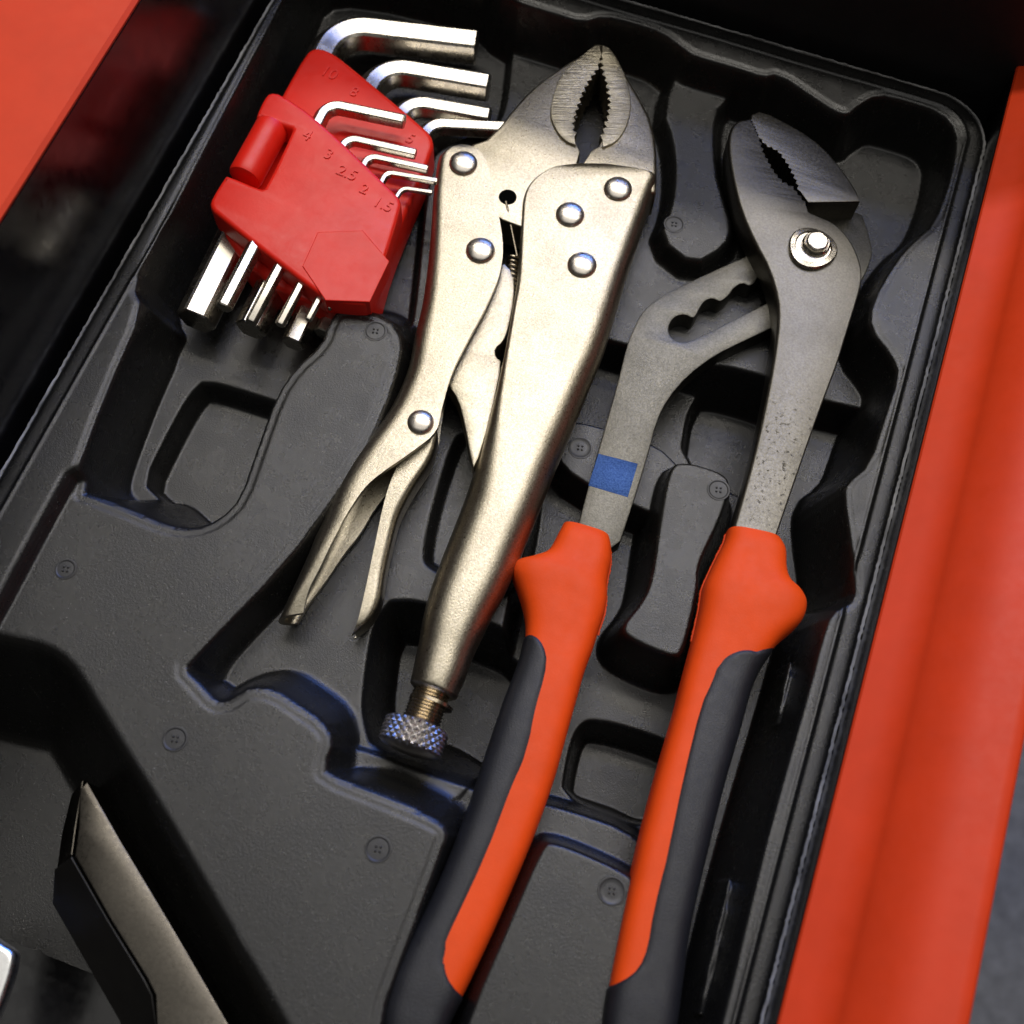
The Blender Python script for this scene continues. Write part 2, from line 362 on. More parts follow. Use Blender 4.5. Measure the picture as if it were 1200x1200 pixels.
# posts
island([(800, 60), (775, 130), (787, 160), (791, 200), (787, 240), (772, 279), (813, 311), (852, 288), (859, 265), (848, 230), (840, 200), (838, 150), (845, 120), (900, 80)], -11, 16, 4, 3.5, 1)
island([(662, 497), (680, 492), (800, 530), (800, 612), (763, 602), (646, 548)], -18, 12, 3, 2.5)
island([(784, 548), (800, 539), (846, 552), (858, 567), (843, 613), (818, 662), (819, 690), (802, 762), (790, 772), (735, 748), (728, 734), (750, 708), (763, 683), (773, 607)], -9, 11, 4, 3.5)
island([(634, 992), (648, 984), (732, 1020), (748, 1036), (735, 1110), (715, 1200), (690, 1360), (500, 1360), (540, 1210), (600, 1070)], -6, 14, 4, 3.5)
# ribs on the right wall
for rb in ([(924, 775), (930, 776), (914, 850), (909, 850)], [(853, 1030), (859, 1030), (824, 1190), (817, 1190)]):
    island(rb, -12, 4, 1.5, 1.5, 1)
# slanting compartment in the lower left corner
recess([(-250, 690), (0, 748), (52, 758), (78, 776), (96, 802), (112, 830), (184, 947), (258, 1075), (330, 1200), (440, 1400), (100, 1700), (-400, 1300)], -4, -40, 27, 4, 4, 1)
# rim: outer strip stands a little lower, the lip curls down
Z -= .9 / (1 + np.exp((dr - 5.2) / .16)); Z -= 1.2 * np.exp(-np.clip(dr, 0, 99) / .7)
Z += .40 * np.exp(-((dr - 5.9) / .32) ** 2)
# shallow step that follows the cavity edge
Z -= np.where(DC < 0, .30 / (1 + np.exp((-DC - 2.4) / .13)), 0) * (Z > -6)
# uneven forming
Z += .12 * np.sin(GX * .11 + 1) * np.sin(GY * .083)
out = dr < 0
gx = np.where(out & (dr > -1.2), GX + (cx - GX) * (-dr) / np.maximum(np.hypot(GX - cx, GY - cy), 1e-6), GX)
gy = np.where(out & (dr > -1.2), GY + (cy - GY) * (-dr) / np.maximum(np.hypot(GX - cx, GY - cy), 1e-6), GY)
ny, nx = Z.shape; idx = np.arange(nx * ny).reshape(ny, nx)
quad = np.stack([idx[:-1, :-1], idx[:-1, 1:], idx[1:, 1:], idx[1:, :-1]], -1).reshape(-1, 4)
quad = quad[(dr.ravel()[quad] > -1.2).all(1) & ((dr.ravel()[quad] >= 0).any(1))]
tray = thing('tool_tray', (0, 0, -32), 'black moulded plastic tray with recesses and round button marks holding the tools', 'tray')
me = bpy.data.meshes.new('formed_sheet')
co = np.stack([gx.ravel(), gy.ravel(), Z.ravel()], 1) * .001
me.vertices.add(len(co)); me.vertices.foreach_set('co', co.ravel().astype(np.float32))
me.loops.add(quad.size); me.loops.foreach_set('vertex_index', quad.ravel().astype(np.int32))
me.polygons.add(len(quad)); me.polygons.foreach_set('loop_start', np.arange(0, quad.size, 4, dtype=np.int32))
me.update(calc_edges=True); me.validate(); me.shade_smooth(); me.materials.append(M['tray'])
sheet = bpy.data.objects.new('formed_sheet', me); COL.objects.link(sheet); sheet.parent = tray; sheet.matrix_parent_inverse = Matrix.Translation(-tray.location)
# rough trimmed edge of the sheet
path = [(XL, YB, 0), (XL, YT, 0)]
pe = [(XL, y) for y in np.arange(YB, YT, .9)] + [(x, YT) for x in np.arange(XL, XR - RC, .9)] + [(cx + RC * math.cos(a), cy + RC * math.sin(a)) for a in np.arange(math.pi / 2, 0, -.05)] + [(XR, y) for y in np.arange(YT - RC, YB, -.9)]
er = []
for i, (x, y) in enumerate(pe):
    j = .30 * (random.random() - .5); k = .22 * (random.random() - .5); nx_, ny_ = (-1, 0) if x <= XL + .01 and y < YT - .5 else ((0, 1) if y >= YT - .01 else ((x - cx) / RC, (y - cy) / RC) if (x > cx and y > cy) else (1, 0))
    base = (x + nx_ * j, y + ny_ * j)
    er.append([(base[0] - nx_ * .3, base[1] - ny_ * .3, -1.35 + k), (base[0] + nx_ * .45, base[1] + ny_ * .45, -1.6 + k), (base[0] + nx_ * .45, base[1] + ny_ * .45, -3.2), (base[0] - nx_ * .3, base[1] - ny_ * .3, -3.2)])
skin('trimmed_edge', er, 'edge', tray, 20)
def zat(x, y): return float(Z[min(max(int((y - YB) / RES), 0), ny - 1), min(max(int((x - XL) / RES), 0), nx - 1)])
for px, py, zz, r in ((440, 388, -4, 3.0), (680, 525, -18, 3.2), (842, 574, -9, 2.9), (205, 866, -4, 2.9), (443, 995, -4, 3.0), (717, 1044, -6, 3.2), (77, 667, -4, 2.6), (790, 263, -11, 2.9)):
    c = at(px, py, zz); z = zat(c[0], c[1])
    V = []; Fc = []
    def ring_(cx_, cy_, prof, n):
        b = len(V)
        for rr, h in prof: V.extend((cx_ + rr * math.cos(2 * math.pi * k / n), cy_ + rr * math.sin(2 * math.pi * k / n), z + h) for k in range(n))
        for i in range(len(prof) - 1): Fc.extend((b + i * n + k, b + i * n + (k + 1) % n, b + (i + 1) * n + (k + 1) % n, b + (i + 1) * n + k) for k in range(n))
        Fc.append(tuple(b + (len(prof) - 1) * n + k for k in range(n)))
    ring_(c[0], c[1], [(r + .35, -.3), (r + .1, .16), (r - .25, .18), (r - .55, .02), (r * .5, .05), (.05, .06)], 28)
    for k in range(4):
        a = math.pi / 4 + k * math.pi / 2 + .2; ring_(c[0] + .75 * math.cos(a), c[1] + .75 * math.sin(a), [(.36, -.1), (.30, .2), (.18, .34), (.03, .38)], 10)
    mk('button_mark', V, Fc, 'mark', tray, 30)

# ------------------------------------------------------------------ the drawer round the tray, the cabinet behind it, the floor
def prism(name, prof, y0, y1, mat, parent, ang=30):
    return skin(name, [[(x, y0, z) for x, z in prof], [(x, y1, z) for x, z in prof]], mat, parent, ang)
drawer = thing('tool_chest', (0, 0, -50), 'orange-red metal tool chest with black inner walls around the tray', 'tool chest')
Y0, Y1 = YB - 60, YT + 5
xr = at(1013, 793, 11)[0]; ZL = 26; xlip = at(1112, 970, ZL)[0]; xout = at(1170, 1060, ZL + 3)[0]
def bend(pts, n=5):
    return smooth(pts, 3, False)
top = [(xr, 10.6)] + bend([(xr + .4, 11.2), (xr + 9, 15.2), (xlip - 9, ZL - 6.5), (xlip - 1, ZL - .2), (xlip + 7, ZL + 1.6), (xout - 3, ZL + 2), (xout + .1, ZL + 1.2), (xout + .3, ZL - 5)])
prism('side_flange', top + [(xout + .3, -60), (xout - 1.2, -60), (xout - 1.2, ZL - .5), (xlip + 3, ZL - .5)] + [(xr + .2, 9.6)], Y0, Y1, 'paint', drawer)
prism('inner_wall', [(xr - .1, 9.5), (xr - .1, -50), (xr + 1.2, -50), (xr + 1.2, 9.4)], Y0, YT + 4.6, 'black_paint', drawer)
xl = at(84, 122, 49)[0]
topl = [(xl, 48.6), (xl - 1.0, 49.4), (xl - 30, 50.5), (xl - 60, 51), (xl - 60, -60), (xl - 58, -60), (xl - 58, 48), (xl - .2, 47.6)]
prism('side_flange', topl, Y0, Y1, 'paint', drawer)
prism('inner_wall', [(xl + .1, 47.5), (xl + .1, -50), (xl - 1.2, -50), (xl - 1.2, 47.4)], Y0, YT + 4.6, 'black_paint', drawer)
mk('back_wall', *(lambda a, b, y, t, z0, z1: ([(a, y, z0), (b, y, z0), (b, y + t, z0), (a, y + t, z0), (a, y, z1), (b, y, z1), (b, y + t, z1), (a, y + t, z1)], [(0, 1, 2, 3), (4, 5, 6, 7), (0, 1, 5, 4), (1, 2, 6, 5), (2, 3, 7, 6), (3, 0, 4, 7)]))(xl - 1.3, xr + 200, YT + 5, 1.5, -50, 44), 'cab', drawer)
def box(name, x0, x1, y0, y1, z0, z1, mat, parent=None):
    return mk(name, [(x0, y0, z0), (x1, y0, z0), (x1, y1, z0), (x0, y1, z0), (x0, y0, z1), (x1, y0, z1), (x1, y1, z1), (x0, y1, z1)], [(0, 1, 2, 3), (4, 5, 6, 7), (0, 1, 5, 4), (1, 2, 6, 5), (2, 3, 7, 6), (3, 0, 4, 7)], mat, parent)
box('bottom_panel', xl + .2, xr - .3, Y0, YT + 4.8, -53, -51, 'black_paint', drawer)
cabt = drawer
print('xl', xl, XL, xr, XR)
ys_ = at(860, 182, -4)[1]; hz = 92.0; ye = ys_ + (KEY[1] * 1000 - ys_) * hz / (KEY[2] * 1000)
box('upper_panel', xl - 120, xr + 120, ye, ye + 48, hz, hz + 14, 'cab', cabt)  # unseen overhead strip inferred from its shadow edge, cut short for the light
fl = mk('floor', [(-2500, -2500, -420), (2500, -2500, -420), (2500, 2500, -420), (-2500, 2500, -420)], [(0, 1, 2, 3)], 'floor'); tag(fl, 'grey floor far below the drawer edge', 'floor', kind='structure')

# ------------------------------------------------------------------ hex key set
holder = thing('hex_key_holder', at(360, 220, -22), 'red plastic folding hex key holder with embossed sizes and hexagon badge', 'key holder')
back = plate('back_plate', smooth(A2([(357, 62), (368, 54), (384, 57), (400, 67), (500, 150), (508, 162), (507, 176), (480, 238), (455, 300), (441, 352), (432, 366), (390, 368), (300, 325), (252, 262), (256, 248), (330, 110)], -7), 1), -20, -7, 'red', holder, 1.6, 4)
front = plate('front_plate', smooth(A2([(309, 114), (316, 107), (330, 109), (371, 137), (462, 224), (470, 234), (469, 244), (450, 306), (433, 352), (425, 356), (386, 352), (374, 345), (252, 250), (245, 240), (248, 230), (263, 206), (266, 204), (306, 221), (311, 219), (343, 152), (341, 149), (302, 138), (299, 136)], 2), 1), -6, 2, 'red', holder, 1.3, 4)
hexa = A2([(425, 269), (372, 271), (354, 311), (381, 351), (433, 353), (456, 305)], 2.6)
plate('hexagon_badge', hexa, -4, 2.3, 'red', front, .25, 2, 12)
# hinge barrel with its socket
bl = []
for t in np.linspace(0, 1, 16):
    c = at(320 + (286 - 320) * t, 148 + (210 - 148) * t, -1.4); r = 3.7 * (1 - max(0, abs(t - .5) - .47) * 8); bl.append(c)
ax = bl[-1] - bl[0]; x_, y_, a_ = frame(ax); Lb = np.linalg.norm(ax)
lathe('hinge_barrel', bl[0], ax, [(3.6, 0), (4.6, .4)] + [(4.9, h) for h in np.linspace(1.2, Lb - 1.2, 6)] + [(4.6, Lb - .4), (3.6, Lb)], 'red', front, 32)
def numeral(txt, px, py, z, size, parent):
    cu = bpy.data.curves.new('numeral', 'FONT'); cu.body = txt; cu.size = size * .001; cu.extrude = .00022; cu.align_x = 'CENTER'; cu.align_y = 'CENTER'
    o = bpy.data.objects.new('tmp', cu); COL.objects.link(o); bpy.context.view_layer.update()
    me_ = bpy.data.meshes.new_from_object(o.evaluated_get(bpy.context.evaluated_depsgraph_get())); bpy.data.objects.remove(o)
    c = at(px, py, z); me_.transform(Matrix.Translation(Vector(c) * .001) @ Matrix.Rotation(math.radians(-6), 4, 'Z')); me_.materials.clear(); me_.materials.append(M['red'])
    n_ = bpy.data.objects.new('numeral', me_); COL.objects.link(n_); n_.parent = parent; n_['label'] = 'embossed size ' + txt
for t_, x, y, s_ in (('10', 386, 86, 5.4), ('8', 415, 108, 5.0), ('6', 452, 137, 5), ('5', 481, 163, 5.0)): numeral(t_, x, y, -6.9, s_, back)
for t_, x, y, s_ in (('4', 360, 159, 5.0), ('3', 385, 181, 5.0), ('2.5', 407, 203, 5), ('2', 427, 222, 4.6), ('1.5', 449, 240, 4.8)): numeral(t_, x, y, 2.1, s_, front)
def hex_key(af, end, corner, short, z, label):
    a, b, c = at(*end, z), at(*corner, z), at(*short, z); r = max(af * 1.25, 2.6)
    d1 = (a - b) / np.linalg.norm(a - b); d2 = (c - b) / np.linalg.norm(c - b); th = math.acos(np.clip(d1 @ d2, -1, 1)); tl = r / math.tan(th / 2)
    p1, p2 = b + d1 * tl, b + d2 * tl; ctr = b + (d1 + d2) / np.linalg.norm(d1 + d2) * r / math.sin(th / 2)
    P = [a, a - d1 * .4] + [a + (p1 - a) * f for f in (.3, .6, .9)]
    v1, v2_ = p1 - ctr, p2 - ctr; om = math.acos(np.clip(v1 @ v2_ / r / r, -1, 1))
    P += [ctr + (v1 * math.sin((1 - f) * om) + v2_ * math.sin(f * om)) / math.sin(om) for f in np.linspace(0, 1, 14)]
    P += [p2 + (c - p2) * f for f in (.2, .6)] + [c - d2 * .4, c]
    R = af / math.sqrt(3); rings = []; n = len(P)
    for i in range(n):
        d = P[min(i + 1, n - 1)] - P[max(i - 1, 0)]; d /= np.linalg.norm(d); s = np.cross(d, [0, 0, 1.]); s /= np.linalg.norm(s); k = .9 if i in (0, n - 1) else 1
        ring = []
        for m_ in range(6):
            for e in (-.09, .09):
                an = math.radians(60 * m_ - 11) + e; ring.append(tuple(P[i] + s * R * .99 * math.cos(an) * k + np.array([0, 0, 1.]) * R * .99 * math.sin(an) * k))
        rings.append(ring)
    o = skin('hex_key', rings, 'key', None, 25)
    return tag(o, label, 'hex key', 'nickel hex keys in the red holder')
hex_key(10, (229, 377), (396, 37), (559, 56), -13, 'largest hex key, thick nickel bar at the top of the red holder')
hex_key(8, (293, 387), (447, 82), (573, 103), -13, 'second largest hex key, just below the thickest bar')
hex_key(6, (343, 404), (477, 122), (574, 139), -13.5, 'third thick hex key, between the second largest and the dark one')
hex_key(5, (378, 392), (504, 148), (600, 153), -14.5, 'dark shaded hex key whose tip goes under the plier jaw')
hex_key(4, (262, 361), (384, 124), (474, 143), -.5, 'thickest of the five small hex keys in the front row')
hex_key(3, (294, 378), (407, 163), (487, 181), -.8, 'small hex key in the front row, second from the top')
hex_key(2.5, (328, 381), (432, 184), (501, 199), -1.2, 'small hex key in the middle of the five in front')
hex_key(2, (361, 375), (453, 203), (512, 213), -1.5, 'small hex key in the front row, second from the bottom')
hex_key(1.5, (385, 362), (471, 221), (506, 226), -2, 'thinnest hex key, lowest of the front row')

# ------------------------------------------------------------------ locking pliers
lock = thing('locking_pliers', at(600, 450, -22), 'satin nickel locking pliers with knurled adjusting knob and toothed jaws', 'pliers')
zj = -4.0
lin = A2([(705, 62), (699, 80), (690, 92), (680, 112), (673, 132), (670, 148), (675, 167)], zj); rin = A2([(706, 62), (708, 81), (712, 95), (716, 112), (716, 128), (711, 148), (703, 168)], zj)
lt = teeth(lin[:-1], 2.3, 1.0, 1); rt = teeth(rin[:-1], 2.3, 1.0, -1)
lj_out = [(554, 168), (570, 163), (586, 147), (600, 129), (616, 111), (630, 98), (645, 87), (664, 74), (678, 66), (690, 57), (697, 51), (705, 51)]
lj = A2(lj_out, zj) + lt + A2([(676, 169), (680, 178), (675, 195), (660, 225), (640, 262), (612, 266), (590, 258), (560, 240), (535, 205)], zj)
jl = plate('moving_jaw', lj, -15, zj, 'nickel', lock, [.9] * len(lj_out) + [.05] * len(lt) + [.4] * 9, 3)
rj_out = [(769, 225), (770, 205), (770, 180), (768, 160), (762, 137), (749, 112), (737, 92), (730, 80), (724, 67), (715, 55), (706, 51)]
rj = A2(rj_out, zj) + rt + A2([(702, 171), (692, 177), (684, 190), (676, 215), (700, 240)], zj)
jr = plate('fixed_jaw', rj, -15, zj, 'nickel', lock, [1.2] * len(rj_out) + [.05] * len(rt) + [.4] * 5, 3)
zp = -2.9
def shift(poly, n0): return poly
lp = [(703, 52), (694, 54), (684, 63), (672, 72), (660, 84), (653, 97), (647, 113), (644, 133), (650, 150), (661, 164), (675, 170)]
lpt = teeth(A2([(673, 160), (670, 147), (673, 131), (680, 111), (690, 91), (699, 79), (704, 62)], zp), 2.3, .95, -1)
plate('jaw_pad', smooth(A2(lp, zp), 1, False) + lpt, -8, zp, 'ground', jl, [.45] * (2 * len(lp)) + [.04] * len(lpt), 2)
rp = [(706, 52), (715, 56), (725, 71), (733, 88), (739, 108), (740, 130), (733, 152), (721, 167), (706, 172)]
rpt = teeth(A2([(706, 163), (712, 146), (716, 128), (716, 112), (712, 95), (708, 80), (706, 62)], zp), 2.3, .95, 1)
plate('jaw_pad', smooth(A2(rp, zp), 1, False) + rpt, -8, zp, 'ground', jr, [.45] * (2 * len(rp)) + [.04] * len(rpt), 2)
# fixed handle: flat side plates that close to a tube
T = 13.4
rows = [(676, 194, 712, 194, -9, T - .6, 1, 1), (650, 197, 740, 198, -9, T, 1, 1), (632, 206, 760, 203, -9, T, 1, 1.6), (619, 219, 769, 210, -9, T, 1, 3), (613, 236, 767, 226, -9, T, 1, 4.5), (611, 262, 757, 256, -9, T, 1, 5), (609, 290, 746, 290, -9, T, 1.2, 5.5), (606, 330, 733, 330, -9, T, 1.4, 6),
        (601, 362, 720, 374, -9, T + .4, 1.1, 6.2), (595, 395, 707, 416, -9, T + .8, 1.2, 6.5), (588, 430, 691, 456, -9, T + 1.2, 1.6, 7), (578, 475, 672, 503, -9.2, T + 1.6, 2.6, 7.4), (566, 520, 653, 548, -9.4, T + 1.8, 4.6, 7.6), (547, 580, 630, 606, -9.6, T + 2, 7.4, 7.7), (530, 625, 611, 652, -9.8, T + 2, 7.7, 7.7), (513, 668, 592, 696, -10, T + 1.8, 7.6, 7.6),
        (502, 700, 577, 724, -10, T + 1.4, 7.4, 7.4), (495, 728, 564, 750, -10, T + .8, 7, 7), (491, 752, 554, 772, -10, T, 6.7, 6.7), (486, 775, 546, 795, -10, T - .6, 6.4, 6.4), (482, 794, 538, 812, -10, T - 1.1, 6.2, 6.2), (481, 800, 536, 818, -10, T - 1.9, 5.8, 5.8), (485, 805, 531, 820, -10, T - 3.6, 5, 5)]
body = bar('fixed_handle', rows, 'nickel', lock, 90, 9, 50)
for x, y in ((724, 222), (668, 252), (682, 311)): rivet(x, y, -2.35, 4.1, body)
# moving handle: folded channel
rows = [(538, 171, 549, 170, -8.8, 12.6, 1.5, .8, .9), (528, 174, 559, 174, -8.8, 13, 1.5, 1, .9), (519, 181, 567, 183, -8.8, 13.2, 1.5, 1.6, .9), (513, 192, 572, 195, -8.8, 13.2, 1.5, 2.6, .9), (508, 230, 580, 230, -8.8, 13.2, 1.5, 3, .9), (505, 275, 589, 282, -8.8, 13.2, 1.5, 3.5, .9), (501, 315, 586, 318, -8.8, 13.2, 1.5, 4, .9), (495, 358, 571, 356, -8.8, 13.2, 1.5, 4.5, .9), (486, 396, 550, 396, -8.8, 13.2, 1.5, 4.8, .9),
        (478, 435, 530, 436, -8.8, 13.2, 1.5, 5, .9), (462, 473, 519, 474, -9, 13.2, 1.5, 5.2, .95), (445, 500, 510, 506, -9, 13.2, 1.5, 5.4, 1), (425, 526, 480, 531, -9, 13.4, 1.5, 5.8, 1.05), (408, 550, 450, 552, -9.2, 13.6, 1.5, 6.2, 1.1), (392, 578, 427, 572, -9.4, 13.6, 1.5, 6.4, 1.25), (377, 615, 404, 606, -9.8, 13.4, 1.5, 6.4, 1.4), (365, 650, 387, 634, -10.2, 13, 1.5, 6.2, 1.4), (352, 683, 370, 666, -11, 12.4, 1.5, 6, 1.3), (342, 709, 354, 694, -11.6, 11.4, 1.5, 5.4, 1.2), (338, 727, 343, 720, -12, 9, 1.4, 4.2, 1.1)]
lever = channel('moving_handle', rows, 'nickel', lock, 80, 45)
for x, y in ((543, 192), (563, 294)): rivet(x, y, -2.15, 4.1, lever)
rivet(493, 495, -2.3, 3.5, lever, 1.5)
# release lever
rows = [(487, 512, 510, 500, -10.5, 9.5, 1.3, 1.5, 1), (478, 525, 513, 512, -10.5, 9.5, 1.3, 1.8, 1), (466, 545, 505, 540, -10.8, 9.5, 1.3, 2, 1), (455, 572, 484, 574, -11.2, 9.5, 1.3, 2.2, 1), (447, 602, 468, 606, -11.8, 9.5, 1.3, 2.4, 1), (440, 635, 459, 640, -12.4, 9.4, 1.3, 2.4, 1), (433, 668, 452, 672, -13, 9.2, 1.3, 2.4, 1), (426, 700, 447, 704, -13.4, 9, 1.3, 2.4, 1), (419, 728, 436, 726, -13.6, 8, 1.3, 2, 1), (412, 744, 420, 741, -13.8, 5, 1.2, 1, 1)]
rel = []
for lx, ly, rx, ry, z, t, s_, rc, fb in resample(rows, 50):
    # the open side faces left: mirror the channel
    rel.append((rx, ry, lx, ly, z, t, s_, rc, .9))
channel('release_lever', rows=[tuple(r) for r in rel], mat='nickel', parent=lock, m=50, ang=45)
# toggle link
plate('toggle_link', smooth(A2([(588, 305), (602, 320), (603, 350), (596, 385), (590, 400), (580, 408), (581, 418), (589, 424), (575, 490), (556, 552), (551, 535), (545, 500), (537, 468), (526, 452), (520, 440), (540, 400), (562, 362), (578, 330)], -5), 1), -12, -5, 'nickel', lock, .5, 2)
# spring hole, wire and coil
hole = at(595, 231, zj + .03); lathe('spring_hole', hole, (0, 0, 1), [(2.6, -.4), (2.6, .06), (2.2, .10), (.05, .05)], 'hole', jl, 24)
w0, w1 = at(593, 236, -3.6), at(606, 300, -7)
sweep('spring', [w0, w0 * .7 + w1 * .3, w0 * .3 + w1 * .7, w1] + [at(601 - 2 * i / 150, 302 + 62 * i / 150, -8) + np.array([1.5 * math.cos(i * .5), .0, 1.5 * math.sin(i * .5)]) for i in range(150)], circ(.36, 8), 'screw', lock, (.1, .2, 1))
# screw and knob
c0, c1 = at(508, 806, -10), at(484, 872, -10); axd = (c1 - c0) / np.linalg.norm(c1 - c0)
scr = lathe('adjusting_screw', c0 - axd * 4, axd, [(4.2 + .55 * (1 if i % 2 else 0) - .0, i * .42) for i in range(42)], 'screw', lock, 28, ang=20)
kn = at(490, 848, -10)
def knurl(r, th, h):
    tri = lambda v: abs((v / (2 * math.pi)) % 1 - .5) * 2
    e = max(0, min(1, (3.1 - abs(h - 3.3)) / .5)); return r + e * .42 * (min(tri(24 * th + h * 3.2), tri(24 * th - h * 3.2)) * 2 - .5)
lathe('knurled_knob', kn, axd, [(3.2, -.6), (5.2, -.4), (7.2, .1)] + [(7.6, h) for h in np.linspace(.35, 6.2, 40)] + [(7.2, 6.6), (5.0, 7.2), (.1, 7.4)], 'chrome', lock, 288, knurl, 25)
lathe('lock_washer', at(506, 822, -11), axd, [(5.0, -.1), (5.6, .1), (5.6, .9), (5.0, 1.1)], 'screw', lock, 32)

# ------------------------------------------------------------------ water pump pliers
pump = thing('water_pump_pliers', at(850, 600, -22), 'dark steel water pump pliers with slotted arm and orange and black handles', 'pliers')
za = -3.0
tl = teeth(A2([(879, 140), (888, 161), (893, 178), (904, 199), (916, 214), (927, 219), (944, 240)], za), 1.9, .7, 1)
ao1 = [(948, 248), (961, 254), (974, 259), (986, 268), (997, 282), (1005, 298), (1010, 316), (1010, 330), (1005, 350), (999, 369), (992, 392), (982, 425), (968, 462), (953, 503), (935, 555), (916, 610), (906, 640)]
ao2 = [(853, 640), (862, 607), (880, 545), (893, 490), (902, 445), (908, 410), (912, 375), (911, 350), (901, 315), (884, 284), (868, 248), (859, 213), (854, 185), (853, 162), (857, 147), (866, 140)]
ao1 = smooth(ao1, 1, False); ao2 = smooth(ao2, 1, False)
pa = A2(ao1, za) + A2(ao2, za) + tl
arm_a = plate('upper_arm', pa, -12, za, 'steel', pump, [.5] * len(ao1) + [1.0] * len(ao2) + [.05] * len(tl), 3)
# lower arm with the slot, opened under the upper arm
zb = -11.6
tb = teeth(A2([(938, 224), (933, 208), (926, 194), (914, 177), (897, 168), (889, 158), (881, 139)], za), 1.9, .7, 1)
bo = [(880, 134), (890, 130), (903, 134), (924, 145), (940, 154), (957, 166), (972, 180), (985, 196), (996, 211), (1004, 224), (1008, 236), (947, 237)]
bj = A2(bo, za) + tb
pad = plate('jaw_block', bj, -17.8, za, 'steel', pump, [.6] * (len(bo) - 2) + [.3, .2] + [.05] * len(tb), 3)
slot_up = [(902, 318), (890, 322), (884, 332), (878, 335), (870, 331), (860, 337), (855, 345), (848, 351), (843, 353), (835, 349), (826, 352), (820, 361), (817, 368), (812, 373), (803, 368), (792, 370), (785, 378), (783, 388), (788, 397), (798, 401), (808, 400), (830, 390), (862, 373), (901, 354), (915, 345)]
outer = [(925, 262), (884, 296), (833, 318), (785, 341), (765, 353), (751, 367), (741, 388), (734, 406), (724, 448), (707, 507), (690, 567), (671, 640), (722, 650), (743, 587), (759, 535), (770, 493), (783, 467), (806, 440), (838, 416), (873, 399), (907, 383), (950, 365), (1000, 345), (1014, 322), (1021, 304), (1023, 292), (1017, 268), (1009, 246), (960, 246)]
k = 20  # slit from the slot out under the upper arm
pb = A2(smooth(outer[:k + 1], 1, False), zb) + A2([(935, 352)], zb) + A2(smooth(slot_up[::-1], 1, False), zb) + A2([(935, 345)], zb) + A2(smooth(outer[k + 1:], 1, False), zb)
arm_b = plate('slotted_arm', pb, -17.8, zb, 'arm', pump, .55, 2)
# blue reflection on the lower shank, painted as a thin tinted plate
bnd = A2([(701, 531), (748, 543), (736, 583), (689, 569)], zb + .1); plate('blue_reflection', bnd, -17.7, zb + .12, 'blue', arm_b, .3, 2)
# pivot bolt with nut
pc = at(951, 293, za)
lathe('pivot_washer', pc, (0, 0, 1), [(6.9, -.5), (6.9, .9), (6.5, 1.4), (5.2, 1.7), (4.9, 1.2), (.1, 1.2)], 'nut', pump, 40, lambda r, th, h: r * (1 + .035 * math.cos(3 * th + .6)))
lathe('pivot_bolt', at(956, 287, za + 1.2), (0, 0, 1), [(4.0, -.4), (4.0, .7), (3.6, 1.1), (3.2, 1.0), (3.1, 1.9), (2.7, 2.2), (.1, 2.25)], 'nut', pump, 32, lambda r, th, h: r * (1 + (.03 * math.cos(6 * th) if h > .9 else 0)))
# handles
def handle(rows, z0, z1, th, blackpoly, label_side):
    R = resample(rows, 240); nA = 128; body_, blk = [], []
    rows_n = len(R); bp = smooth(A2(blackpoly, z0 + th * .42), 1)
    for i, (lx, ly, rx, ry, ft) in enumerate(R):
        f = i / (rows_n - 1); z = z0 + (z1 - z0) * f; L, Rr = at(lx, ly, z), at(rx, ry, z); c = (L + Rr) / 2; u = (Rr - L) / 2; wd = np.linalg.norm(u); u /= wd; ring = []
        for k_ in range(nA):
            a = 2 * math.pi * k_ / nA; ca, sa = math.cos(a), math.sin(a); e = 2 / 3.5
            ring.append(c + u * wd * math.copysign(abs(ca) ** e, ca) + np.array([0, 0, 1.]) * th / 2 * ft * math.copysign(abs(sa) ** e, sa))
        body_.append(ring)
    P = np.array(body_); flat = P.reshape(-1, 3); s = sdf(flat[:, 0], flat[:, 1], bp).reshape(P.shape[:2])
    du = np.roll(P, -1, 1) - np.roll(P, 1, 1); dv = np.gradient(P, axis=0); nrm = np.cross(du, dv); nrm /= np.maximum(np.linalg.norm(nrm, axis=2), 1e-9)[..., None]
    ctr = P.mean(1, keepdims=True); sg = np.sign(((P - ctr) * nrm).sum()); nrm *= sg
    off = np.clip(s * .75, -.9, .42); Q = P + nrm * off[..., None]
    sleeve = skin('handle_sleeve', [[tuple(v) for v in r] for r in P], 'orange', pump, 60)
    ks = 0 if label_side == 'left' else nA // 2; sm_ = []
    for i in range(3, 96):
        p_ = P[i, ks] + nrm[i, ks] * (.06 + .22 * random.random() ** 3); p_[2] += .12 * (random.random() - .5); sm_.append(p_)
    sweep('mould_seam', sm_, circ(.26, 6), 'orange', sleeve, (0, 0, 1))
    n = nA; V = [tuple(v) for v in Q.reshape(-1, 3)]; ok = s > -1.4; Fc = []
    for i in range(rows_n - 1):
        for k_ in range(n):
            ids = ((i, k_), (i, (k_ + 1) % n), (i + 1, (k_ + 1) % n), (i + 1, k_))
            if any(ok[a] for a in ids): Fc.append(tuple(a * n + b for a, b in ids))
    mk('rubber_grip', V, Fc, 'grip', sleeve, 60); return sleeve
